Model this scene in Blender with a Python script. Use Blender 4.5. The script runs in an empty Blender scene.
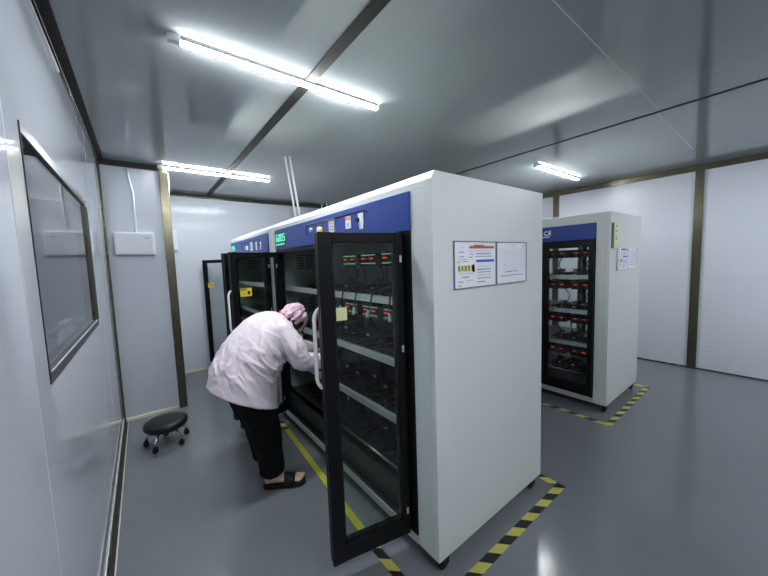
import bpy, bmesh, math, random
from mathutils import Vector, Matrix, noise
random.seed(7)
S = bpy.context.scene
COL = S.collection
PI = math.pi
# ------------------------------------------------------------------ view
S.view_settings.view_transform = 'Standard'
try: S.view_settings.look = 'None'
except Exception: pass
S.view_settings.gamma = 1.0
S.view_settings.exposure = 2.3
S.view_settings.use_curve_mapping = False

# ------------------------------------------------------------------ camera
RR = ((0.7909648836714183, -0.6109087876187652, -0.03413218435480411),
      (-0.07764380196672976, -0.04488211017198901, -0.9959703992602695),
      (0.6069151446576458, 0.7904277635538113, -0.08293345397672143))
F = 313.5135; EYE = Vector((0, 0, 1.6))
cam = bpy.data.cameras.new('camera'); co = bpy.data.objects.new('camera', cam); COL.objects.link(co)
cam.sensor_width = 36; cam.lens = F / 768 * 36; cam.clip_start = 0.02
r, d, f = (Vector(v) for v in RR)
M = Matrix((( r.x, -d.x, -f.x, 0), (r.y, -d.y, -f.y, 0), (r.z, -d.z, -f.z, 1.6), (0, 0, 0, 1)))
co.matrix_world = M
S.camera = co
def hit(u, v, p0, n):                      # where a measured line of sight meets a real surface
    q = r * ((u - 384) / F) + d * ((v - 288) / F) + f
    n = Vector(n); t = (Vector(p0) - EYE).dot(n) / q.dot(n)
    return EYE + q * t

# ------------------------------------------------------------------ materials
def mat(name, col, rough=.5, metal=0, spec=.5, bump=0, bscale=20, emit=None, estr=0, var=0, vscale=3, coat=0, sheen=0, wave=None):
    m = bpy.data.materials.new(name); m.use_nodes = True
    nt = m.node_tree; b = nt.nodes['Principled BSDF']
    b.inputs['Base Color'].default_value = (*col, 1)
    b.inputs['Roughness'].default_value = rough
    b.inputs['Metallic'].default_value = metal
    b.inputs['Specular IOR Level'].default_value = spec
    b.inputs['Coat Weight'].default_value = coat
    b.inputs['Sheen Weight'].default_value = sheen
    if emit:
        b.inputs['Emission Color'].default_value = (*emit, 1)
        b.inputs['Emission Strength'].default_value = estr
    tc = nt.nodes.new('ShaderNodeTexCoord')
    if var:
        nz = nt.nodes.new('ShaderNodeTexNoise'); nz.inputs['Scale'].default_value = vscale; nz.inputs['Detail'].default_value = 4
        rp = nt.nodes.new('ShaderNodeMixRGB')
        rp.inputs[1].default_value = (*[c * (1 - var) for c in col], 1); rp.inputs[2].default_value = (*[min(1, c * (1 + var)) for c in col], 1)
        nt.links.new(tc.outputs['Object'], nz.inputs['Vector']); nt.links.new(nz.outputs['Fac'], rp.inputs[0])
        nt.links.new(rp.outputs[0], b.inputs['Base Color'])
        mr = nt.nodes.new('ShaderNodeMapRange'); mr.inputs[3].default_value = rough * .8; mr.inputs[4].default_value = min(1, rough * 1.25)
        nt.links.new(nz.outputs['Fac'], mr.inputs[0]); nt.links.new(mr.outputs[0], b.inputs['Roughness'])
    if bump:
        nz = nt.nodes.new('ShaderNodeTexNoise'); nz.inputs['Scale'].default_value = bscale; nz.inputs['Detail'].default_value = 3
        bp = nt.nodes.new('ShaderNodeBump'); bp.inputs['Strength'].default_value = bump; bp.inputs['Distance'].default_value = .02
        nt.links.new(tc.outputs['Object'], nz.inputs['Vector']); nt.links.new(nz.outputs['Fac'], bp.inputs['Height'])
        nt.links.new(bp.outputs['Normal'], b.inputs['Normal'])
    return m
def glassmat(name, tint, ior=1.5, rough=.02):
    m = bpy.data.materials.new(name); m.use_nodes = True; nt = m.node_tree; nt.nodes.clear()
    o = nt.nodes.new('ShaderNodeOutputMaterial'); mx = nt.nodes.new('ShaderNodeMixShader')
    t = nt.nodes.new('ShaderNodeBsdfTransparent'); t.inputs[0].default_value = (*tint, 1)
    g = nt.nodes.new('ShaderNodeBsdfGlossy'); g.inputs['Roughness'].default_value = rough
    fr = nt.nodes.new('ShaderNodeFresnel'); ge = nt.nodes.new('ShaderNodeNewGeometry'); mr = nt.nodes.new('ShaderNodeMapRange')
    mr.inputs[3].default_value = ior; mr.inputs[4].default_value = 1 / ior      # the node inverts the index on back faces
    nt.links.new(ge.outputs['Backfacing'], mr.inputs[0]); nt.links.new(mr.outputs[0], fr.inputs[0])
    nt.links.new(fr.outputs[0], mx.inputs[0]); nt.links.new(t.outputs[0], mx.inputs[1]); nt.links.new(g.outputs[0], mx.inputs[2])
    nt.links.new(mx.outputs[0], o.inputs[0]); return m
def hazard(name, axis):
    m = mat(name, (.6, .55, .08), .4); nt = m.node_tree; b = nt.nodes['Principled BSDF']
    tc = nt.nodes.new('ShaderNodeTexCoord'); sp = nt.nodes.new('ShaderNodeSeparateXYZ'); nt.links.new(tc.outputs['Object'], sp.inputs[0])
    a = nt.nodes.new('ShaderNodeMath'); a.operation = 'ADD'
    k = nt.nodes.new('ShaderNodeMath'); k.operation = 'MULTIPLY'; k.inputs[1].default_value = .9
    other = 'Y' if axis == 'X' else 'X'
    nt.links.new(sp.outputs[other], k.inputs[0]); nt.links.new(sp.outputs[axis], a.inputs[0]); nt.links.new(k.outputs[0], a.inputs[1])
    s = nt.nodes.new('ShaderNodeMath'); s.operation = 'MULTIPLY'; s.inputs[1].default_value = 1 / .17; nt.links.new(a.outputs[0], s.inputs[0])
    fr = nt.nodes.new('ShaderNodeMath'); fr.operation = 'FRACT'; nt.links.new(s.outputs[0], fr.inputs[0])
    gt = nt.nodes.new('ShaderNodeMath'); gt.operation = 'GREATER_THAN'; gt.inputs[1].default_value = .5; nt.links.new(fr.outputs[0], gt.inputs[0])
    mx = nt.nodes.new('ShaderNodeMixRGB'); mx.inputs[1].default_value = (.50, .47, .10, 1); mx.inputs[2].default_value = (.008, .008, .010, 1)
    nt.links.new(gt.outputs[0], mx.inputs[0]); nt.links.new(mx.outputs[0], b.inputs['Base Color']); return m

m_wallr = mat('satin_steel_wall', (.60, .63, .69), .32, spec=.4)
m_lbrass = mat('brass_skirting_painted_sheen', (.88, .85, .66), .4, metal=.25)  # skirting brass, its reflected light put into a paler base colour
m_bright = mat('bright_steel_edge', (.85, .85, .82), .4, metal=.6)
m_walll = mat('glossy_steel_wall', (.54, .57, .63), .045, spec=.9, bump=.001, bscale=1.6)
m_unit = mat('matt_black_unit', (.006, .006, .007), .95, spec=.05)
m_wall = mat('painted_steel_wall', (.58, .61, .67), .13, spec=.16, bump=.002, bscale=1.6, var=.02, vscale=1.5)
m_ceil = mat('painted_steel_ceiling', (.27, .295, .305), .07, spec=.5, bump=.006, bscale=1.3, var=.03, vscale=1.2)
m_floor = mat('grey_epoxy_floor', (.165, .178, .195), .16, spec=.5, bump=.006, bscale=2.5, var=.05, vscale=1.3)
m_brass = mat('bronze_anodised_trim', (.125, .118, .080), .25, metal=.85, var=.05, vscale=3)
m_steel = mat('brushed_steel_trim', (.15, .152, .15), .25, metal=.9, var=.05, vscale=3)
m_dtrim = mat('dark_metal_strip', (.040, .040, .037), .6, spec=.12)
m_white = mat('white_enamel', (.63, .665, .645), .38, spec=.4, bump=.02, bscale=60)
m_wplas = mat('white_plastic', (.72, .74, .78), .35)
m_blue = mat('blue_panel', (.024, .058, .27), .34, spec=.35)
m_black = mat('black_door_profile', (.0035, .004, .005), .38, spec=.22)
m_liner = mat('dark_cabinet_liner', (.25, .32, .275), .5, bump=.02, bscale=30)
m_dark = mat('dark_plastic', (.006, .0065, .007), .4, spec=.3)
m_shelf = mat('dark_shelf_tray', (.020, .023, .022), .35)
m_edge = mat('galvanised_edge', (.62, .65, .66), .30, metal=.55)
m_handle = mat('white_handle', (.72, .72, .70), .35)
m_glass = glassmat('tinted_door_glass', (.80, .855, .83), 1.42)
m_glass2 = glassmat('clear_door_glass', (.93, .95, .95), 1.4)
m_wframe = mat('dark_steel_frame', (.06, .062, .06), .4, metal=.4)
m_seam = mat('ceiling_seam', (.50, .53, .54), .4)
m_wglass = glassmat('window_glass', (.82, .84, .86), 1.75)
m_red = mat('red_digits', (.3, .01, .01), .4, emit=(1, .10, .06), estr=.22)
m_green = mat('green_leds', (.05, .3, .12), .4, emit=(.60, 1, .78), estr=.26)
m_disp = mat('teal_digits', (.05, .3, .2), .4, emit=(.16, .95, .62), estr=.24)
m_amber = mat('amber_lamp', (.55, .36, .08), .3, emit=(1, .6, .12), estr=.07)
m_yellow = mat('yellow_tape', (.52, .49, .035), .45, bump=.02)
m_ysign = mat('yellow_label', (.75, .60, .02), .5)
m_note = mat('pale_yellow_note', (.72, .76, .38), .7)
m_paper = mat('paper', (.76, .77, .83), .6)
m_ink = mat('grey_ink', (.16, .17, .21), .7)
m_inkl = mat('light_ink', (.50, .52, .58), .7)
m_rink = mat('red_ink', (.45, .08, .09), .7)
m_bink = mat('blue_ink', (.03, .10, .45), .7)
m_gink = mat('green_ink', (.25, .55, .12), .7)
m_oink = mat('orange_ink', (.75, .35, .10), .7)
m_lamp = mat('lamp_diffuser', (1, 1, 1), .5, emit=(.93, .97, 1.0), estr=46)
m_chrome = mat('chrome', (.75, .76, .78), .12, metal=1)
m_rubber = mat('black_rubber', (.005, .005, .0055), .5, spec=.3)
m_vinyl = mat('black_vinyl', (.005, .0055, .007), .32, spec=.35, bump=.05, bscale=60)
m_coat = mat('pale_pink_satin_cloth', (.76, .66, .72), .30, sheen=.1, bump=.22, bscale=14)
m_cap = mat('pink_cap_cloth', (.74, .50, .60), .5, bump=.25, bscale=60, var=.18, vscale=14)
m_trous = mat('black_trouser_cloth', (.003, .003, .004), .85, spec=.2, bump=.2, bscale=20)
m_skin = mat('skin', (.66, .47, .38), .5, bump=.03, bscale=80)
m_hair = mat('black_hair', (.008, .007, .007), .5)
m_eye = mat('eye_white', (.7, .7, .68), .3)
m_lip = mat('lip', (.42, .16, .14), .5)
m_cellw = mat('white_connector', (.8, .8, .78), .4)
hz_x, hz_y = hazard('hazard_stripes_across', 'X'), hazard('hazard_stripes_along', 'Y')

# ------------------------------------------------------------------ mesh builder
class MB:
    def __init__(s): s.v = []; s.f = []; s.m = []; s.mats = []
    def mi(s, m):
        if m not in s.mats: s.mats.append(m)
        return s.mats.index(m)
    def add(s, vs, fs, m):
        k = len(s.v); s.v += [Vector(p) for p in vs]; i = s.mi(m)
        for f_ in fs: s.f.append([k + j for j in f_]); s.m.append(i)
    def box(s, x0, x1, y0, y1, z0, z1, m):
        s.obox((0, 0), (1, 0), (0, 1), x0, x1, y0, y1, z0, z1, m)
    def obox(s, o, e, n, u0, u1, v0, v1, z0, z1, m):
        P = []
        for z in (z0, z1):
            for (u, v) in ((u0, v0), (u1, v0), (u1, v1), (u0, v1)):
                P.append((o[0] + e[0] * u + n[0] * v, o[1] + e[1] * u + n[1] * v, z))
        s.add(P, [(0, 3, 2, 1), (4, 5, 6, 7), (0, 1, 5, 4), (1, 2, 6, 5), (2, 3, 7, 6), (3, 0, 4, 7)], m)
    def tube(s, pts, rad, m, n=10, caps=True):
        pts = [Vector(p) for p in pts]; rad = rad if isinstance(rad, (list, tuple)) else [rad] * len(pts)
        vs = []; fs = []; ref = None
        for i, p in enumerate(pts):
            t = (pts[min(i + 1, len(pts) - 1)] - pts[max(i - 1, 0)]).normalized()
            if ref is None: ref = Vector((0, 0, 1)) if abs(t.z) < .9 else Vector((1, 0, 0))
            a = (ref - t * ref.dot(t)).normalized(); b = t.cross(a); ref = a
            for k in range(n):
                th = 2 * PI * k / n; vs.append(p + (a * math.cos(th) + b * math.sin(th)) * rad[i])
        for i in range(len(pts) - 1):
            for k in range(n):
                fs.append((i * n + k, i * n + (k + 1) % n, (i + 1) * n + (k + 1) % n, (i + 1) * n + k))
        if caps: fs.append(tuple(range(n))[::-1]); fs.append(tuple((len(pts) - 1) * n + k for k in range(n)))
        s.add(vs, fs, m)
    def lathe(s, c, prof, m, n=24, axis='Z'):
        vs = []; fs = []
        for (rr, h) in prof:
            for k in range(n):
                th = 2 * PI * k / n; a, b = rr * math.cos(th), rr * math.sin(th)
                p = {'Z': (a, b, h), 'X': (h, a, b), 'Y': (b, h, a)}[axis]
                vs.append((c[0] + p[0], c[1] + p[1], c[2] + p[2]))
        L = len(prof)
        for i in range(L - 1):
            for k in range(n): fs.append((i * n + k, i * n + (k + 1) % n, (i + 1) * n + (k + 1) % n, (i + 1) * n + k))
        fs.append(tuple(range(n))[::-1]); fs.append(tuple((L - 1) * n + k for k in range(n)))
        s.add(vs, fs, m)
    def build(s, name, parent=None, origin=None, bevel=0, smooth=False, kind=None, label=None):
        root = parent
        while root is not None and root.parent is not None: root = root.parent
        o0 = Vector(origin) if origin is not None else (Vector(root.location) if root else Vector((0, 0, 0)))
        me = bpy.data.meshes.new(name)
        me.from_pydata([tuple(p - o0) for p in s.v], [], s.f)
        for m in s.mats: me.materials.append(m)
        for p, i in zip(me.polygons, s.m): p.material_index = i; p.use_smooth = smooth
        me.update()
        bm = bmesh.new(); bm.from_mesh(me); bmesh.ops.recalc_face_normals(bm, faces=bm.faces); bm.to_mesh(me); bm.free()
        o = bpy.data.objects.new(name, me); COL.objects.link(o)
        if parent is not None: o.parent = parent
        else: o.location = o0
        if bevel:
            b = o.modifiers.new('bevel', 'BEVEL'); b.width = bevel; b.segments = 2; b.limit_method = 'ANGLE'
        if kind: o['kind'] = kind
        if label: o['label'] = label
        return o
def tag(o, label, cat, group=None):
    o['label'] = label; o['category'] = cat
    if group: o['group'] = group
    return o
def empty(name, loc, label, cat, group=None):
    o = bpy.data.objects.new(name, None); COL.objects.link(o); o.location = loc; o.empty_display_size = .1
    return tag(o, label, cat, group)
def box1(name, a, m, parent=None, bevel=0, kind=None, origin=None, label=None):
    b = MB(); b.box(*a, m); return b.build(name, parent, origin, bevel, kind=kind, label=label)

# ------------------------------------------------------------------ the room
XL, XR, YF, YB, YP, H = -.27, 5.88, -2.2, 5.60, 4.25, 2.72
ST = 'structure'
box1('floor', (XL - .3, XR + .3, YF - .3, YB + .3, -.12, 0), m_floor, kind=ST)
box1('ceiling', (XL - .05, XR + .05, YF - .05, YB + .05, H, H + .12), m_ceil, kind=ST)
WY0, WY1, WZ0, WZ1 = 1.49, 2.97, 1.23, 2.08
b = MB()
for a in ((XL - .05, XL, YF, WY0, 0, H), (XL - .05, XL, WY1, YP, 0, H), (XL - .05, XL, WY0, WY1, 0, WZ0), (XL - .05, XL, WY0, WY1, WZ1, H)): b.box(*a, m_walll)
for a in ((XL - .002, XL + .0006, 1.335, 1.342, 0, H), (XL - .002, XL + .0006, 3.30, 3.305, 0, H)): b.box(*a, m_inkl)
b.build('wall_left', kind=ST)
box1('wall_right', (XR, XR + .05, YF, YB, 0, H), m_wallr, kind=ST)
box1('wall_back', (.30, XR, YB, YB + .05, 0, H), m_wall, kind=ST)
box1('wall_front', (XL, XR, YF - .05, YF, 0, H), m_wall, kind=ST)
box1('wall_alcove', (XL - .05, .295, YP, YB + .05, 0, H), m_wall, kind=ST)
# trims
tn = [0]
def trim(boxes, m, bevel=.002):
    tn[0] += 1; b = MB()
    for a in boxes: b.box(*a, m)
    return b.build('trim_%d' % tn[0], kind=ST, bevel=bevel)
trim([(XL + .008, XL + .055, YF, YP - .021, H - .008, H)], m_dtrim)
trim([(XL, XL + .008, YF, YP - .021, H - .012, H)], m_bright)
trim([(XL, XL + .008, YF, YP - .021, H - .05, H - .0121)], m_steel)
trim([(XL, XL + .010, YF, 2.39, H - .075, H - .060)], m_bright)
trim([(XL, .30, YP - .02, YP, H - .055, H - .0005)], m_dtrim)
trim([(.30, XR, YB - .02, YB, H - .035, H - .0005)], m_dtrim)
trim([(.30, XR, YB - .015, YB, H - .055, H - .0351)], m_brass)
trim([(XR - .025, XR, YF, YB - .02, H - .075, H - .0005)], m_brass)
trim([(XL, XL + .010, YF, YP - .046, .012, .050)], m_steel)
trim([(XL, XL + .006, YF, YP - .046, .0501, .060)], m_bright)
trim([(XL, XL + .030, YF, YP - .046, 0, .010)], m_dtrim)
trim([(XL + .0301, XL + .038, YF, YP - .046, 0, .006)], m_bright)
trim([(XL + .0185, .224, YP - .020, YP, 0, .032)], m_lbrass)
trim([(.30, XR, YB - .012, YB, 0, .03)], m_lbrass)
trim([(XR - .008, XR, YF, YB - .02, 0, .022)], m_steel)
trim([(.225, .305, YP - .022, YP + .06, 0, H - .056)], m_brass)          # corner post of the alcove
trim([(XL, XL + .018, YP - .045, YP - .0205, 0, H - .02)], m_brass)
trim([(XR - .028, XR, .735, .825, 0, H - .076)], m_brass)
trim([(XR - .028, XR, 2.53, 2.625, 0, H - .076)], m_brass)
trim([(XR - .003, XR, YF, YB - .02, 1.248, 1.253)], m_inkl, 0)
trim([(.870, .932, YF, YB - .02, H - .010, H - .0005)], m_dtrim)
trim([(3.35, 3.375, YF, YB - .02, H - .006, H - .0005)], m_dtrim)
trim([(.94, 3.35, .690, .694, H - .0012, H - .0004)], m_seam, 0)
trim([(3.38, 4.9, .715, .719, H - .0012, H - .0004)], m_seam, 0)

# window in the left wall
b = MB(); e = .045
b.box(XL - .05, XL + .003, WY0, WY0 + .006, WZ0, WZ1, m_dtrim); b.box(XL - .05, XL + .005, WY1 - .10, WY1, WZ0, WZ1, m_brass)
b.box(XL - .05, XL + .004, WY0, WY1, WZ0, WZ0 + e, m_wframe); b.box(XL - .05, XL + .004, WY0, WY1, WZ1 - e * .8, WZ1, m_wframe)
win = b.build('window_1', kind=ST, bevel=.001)
b = MB()
e2 = .055
b.box(XL + .004, XL + .007, WY0 + .008, WY1 - .10, WZ0 + e - .005, WZ0 + e, m_wplas)
for q in (.028, .06): b.box(XL + .005, XL + .009, WY1 - q - .006, WY1 - q, WZ0 + e, WZ1 - e, m_steel)
b.build('glazing_bead', win, label='thin glazing bead')
box1('window_pane', (XL - .012, XL - .006, WY0 + .006, WY1 - .1, WZ0 + e, WZ1 - e * .8), m_wglass, win)
# adjoining room seen through the window
b = MB()
for nm, a, m_ in (('floor', (-3.0, XL - .301, .2, 7.0, -.05, .0), m_floor), ('ceiling', (-3.0, XL - .056, .2, 7.0, H, H + .05), m_ceil), ('wall_left', (-3.05, -3.0, .2, 7.0, 0, H), m_wall), ('wall_front', (-3.0, XL - .06, .15, .2, 0, H), m_wall), ('wall_back', (-3.0, XL - .06, 7.0, 7.05, 0, H), m_wall), ('wall_right', (XL - .10, XL - .052, YP + .01, 7.0, 0, H), m_wall)):
    box1(nm, a, m_, kind=ST)
wb = empty('workbench', (-.85, 4.1, .0), 'long grey workbench seen through the window in the left wall', 'workbench')
bb = MB(); bb.box(-1.2, -.42, 3.0, 5.8, .71, .75, m_inkl); bb.build('worktop', wb, bevel=.004)
for (x, y) in ((-1.17, 3.03), (-.45, 3.03), (-1.17, 5.77), (-.45, 5.77)): box1('leg', (x - .02, x + .02, y - .02, y + .02, .0, .71), m_steel, wb)
for i, (x, y, h_) in enumerate(((-.66, 3.74, .29), (-.675, 4.5, .27), (-.74, 5.3, .22), (-.60, 5.3, .23))):
    c = MB(); c.lathe((x, y, 0), [(.048, .75), (.05, .76), (.05, .75 + h_ * .86), (.03, .75 + h_ * .94), (.03, .75 + h_)], m_wplas, 20)
    tag(c.build('bottle', origin=(x, y, .75), smooth=True), 'white plastic bottle on the bench behind the window', 'bottle', 'white bottles behind the window')
rk = empty('bench_rack', (-.57, 4.1, .75), 'white rail rack on the bench behind the window, above the bottles', 'rack')
b = MB(); b.tube([(-.635, 3.55, 1.13), (-.48, 4.75, 1.13)], .012, m_wplas, 8); b.build('rail', rk, smooth=True)
b = MB(); b.box(-.62, -.56, 3.85, 4.25, 1.143, 1.16, m_wplas); b.build('tray', rk)
for (x, y) in ((-.633, 3.56), (-.482, 4.74)):
    b = MB(); b.tube([(x, y, .75), (x, y, 1.12)], .010, m_wplas, 8); b.build('post', rk, smooth=True)
lt2 = empty('bench_fill_light', (-1.6, 3.6, H), 'added unseen strip light brightening the bench in the room behind the window', 'ceiling light')  # out of view, added to brighten the bench and bottles
box1('housing', (-1.63, -1.57, 3.0, 4.2, H - .02, H - .001), m_wplas, lt2)
m_lamp2 = mat('fill_lamp_diffuser', (1, 1, 1), .5, emit=(.93, .97, 1), estr=20)
box1('diffuser', (-1.62, -1.58, 3.02, 4.18, H - .05, H - .021), m_lamp2, lt2)

# ------------------------------------------------------------------ strip lights
def strip(x0, y, label, L=1.2):
    t = empty('strip_light', (x0 + L / 2, y, H), label, 'ceiling light', 'white strip lights on the ceiling')
    b = MB(); b.box(x0 - .02, x0 + L + .01, y - .016, y + .016, H - .023, H, m_steel); b.build('housing', t)
    b = MB(); b.box(x0 + .02, x0 + L, y - .0175, y + .0175, H - .033, H - .0231, m_lamp); b.build('diffuser', t, bevel=.003)
    box1('end_cap', (x0 - .035, x0 + .02, y - .018, y + .018, H - .036, H - .0005), m_edge, t, .002); box1('end_cap', (x0 + L, x0 + L + .012, y - .018, y + .018, H - .036, H - .0005), m_edge, t, .002)
strip(.215, 1.86, 'strip light nearest the camera, crossing the dark ceiling band above the aisle')
strip(.25, 4.19, 'strip light farther back, starting above the bronze post of the alcove', 1.14)
strip(3.90, 1.95, 'short looking strip light above the single cabinet on the right')
strip(.20, -.6, 'fill strip light added unseen behind the camera on the left side')  # both strips behind the camera are added, unseen, to light the room evenly
strip(3.87, -.6, 'fill strip light added unseen behind the camera on the right side')

# ------------------------------------------------------------------ seven segment digits
SEG = {'0': 'abcdef', '1': 'bc', '2': 'abged', '3': 'abgcd', '4': 'fgbc', '5': 'afgcd', '6': 'afgedc', '7': 'abc', '8': 'abcdefg', '9': 'abfgcd'}
def digits(b, x, y, z, txt, w, h_, m, t=.003, sx=-1):
    # on a face looking to -x; reading direction runs towards -y
    k = w * .2
    for ch in txt:
        for s_ in SEG.get(ch, ''):
            y0, y1 = y - w, y
            seg = {'a': (y0, y1, z + h_ - k, z + h_), 'd': (y0, y1, z, z + k), 'g': (y0, y1, z + h_ / 2 - k / 2, z + h_ / 2 + k / 2),
                   'f': (y1 - k, y1, z + h_ / 2, z + h_), 'b': (y0, y0 + k, z + h_ / 2, z + h_), 'e': (y1 - k, y1, z, z + h_ / 2), 'c': (y0, y0 + k, z, z + h_ / 2)}[s_]
            b.box(x - t, x, *seg, m)
        y -= w * 1.45

# ------------------------------------------------------------------ cabinets
def leaf(cab, hx, hy, fx, fy, z0, z1, T=.06, side=1, handle=True, glass=m_glass, double=True, sticker=None, bot=.085, fs1=.05, hs1=.05):
    hgv = Vector((hx, hy)); fr = Vector((fx, fy)); L = (fr - hgv).length; e_ = (fr - hgv) / L
    n = Vector((-e_.y, e_.x))
    if n.y * side < 0: n = -n
    b = MB(); o = (hx, hy); e2_ = tuple(e_); n2 = tuple(n)
    def fra(v0, v1, hs=hs1, fs=fs1):
        b.obox(o, e2_, n2, 0, hs, v0, v1, z0, z1, m_black)
        b.obox(o, e2_, n2, L - fs, L, v0, v1, z0, z1, m_black)
        b.obox(o, e2_, n2, hs, L - fs, v0, v1, z1 - .05, z1 - .0015, m_black)
        b.obox(o, e2_, n2, hs, L - fs, v0, v1, z0 + .0015, z0 + bot, m_black)
    if double:
        fra(0, T * .45); fra(T * .55, T, fs=fs1 + .015)
        b.obox(o, e2_, n2, L - .03, L - .012, T * .44, T * .56, z0 + .01, z1 - .01, m_black)
        b.obox(o, e2_, n2, .012, .03, T * .44, T * .56, z0 + .01, z1 - .01, m_black)
        b.obox(o, e2_, n2, .05, L - .05, T * .44, T * .56, z0 + .02, z0 + bot - .012, m_dark)
    else: fra(0, T)
    d_ = b.build('door', cab, bevel=.004)
    g = MB(); g.obox(o, e2_, n2, hs1 - .005, L - fs1 + .005, T * .2, T * .2 + .005, z0 + bot - .008, z1 - .045, glass)
    g.build('door_glass', d_)
    for zz in (z0 + .12, (z0 + z1) / 2 + .2, z1 - .15):
        h2 = MB(); h2.obox(o, e2_, n2, .012, .022, -.004, .0, zz, zz + .035, m_edge); h2.build('hinge', d_, label='small bright hinge plate')
    if handle:
        hm = MB(); q = lambda u, v, z: (hx + e_.x * u + n.x * v, hy + e_.y * u + n.y * v, z)
        v = T * .75
        hm.tube([q(L - .012, v, 1.395), q(L + .006, v, 1.385), q(L + .020, v, 1.36), q(L + .023, v, 1.335), q(L + .023, v, 1.065), q(L + .020, v, 1.04), q(L + .006, v, 1.015), q(L - .012, v, 1.005)], .0095, m_handle, 10)
        hm.build('handle', d_, smooth=True, label='long white pull handle')
    return d_, (hx, hy), e_, n, L

def on_leaf(info, px, w, h_, name, m, dark=None, lab=None, T=.06):
    d_, o, e_, n, L = info
    P = hit(px[0], px[1], (o[0] + n.x * T * .2, o[1] + n.y * T * .2, 0), (n.x, n.y, 0))
    u = (Vector((P.x, P.y)) - Vector(o)).dot(e_)
    b = MB(); b.obox(o, tuple(e_), tuple(n), u - w / 2, u + w / 2, T * .2 - .0025, T * .2 - .0008, P.z - h_ / 2, P.z + h_ / 2, m)
    if dark == 'warn':
        b.obox(o, tuple(e_), tuple(n), u - w * .05, u + w * .46, T * .2 - .0035, T * .2 - .0026, P.z + h_ * .22, P.z + h_ * .45, m_ink)
        b.obox(o, tuple(e_), tuple(n), u - w * .34, u - w * .14, T * .2 - .0035, T * .2 - .0026, P.z - h_ * .25, P.z + h_ * .12, m_dark)
        for k in range(3): b.obox(o, tuple(e_), tuple(n), u + w * .02, u + w * .42, T * .2 - .0035, T * .2 - .0026, P.z - h_ * (.08 + .13 * k), P.z - h_ * (.03 + .13 * k), m_oink)
    if dark == 'note':
        for k in range(4): b.obox(o, tuple(e_), tuple(n), u - w * .38, u + w * .35, T * .2 - .0035, T * .2 - .0026, P.z + h_ * (.28 - .17 * k), P.z + h_ * (.30 - .17 * k), m_inkl)
    return b.build(name, d_, label=lab)

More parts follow.
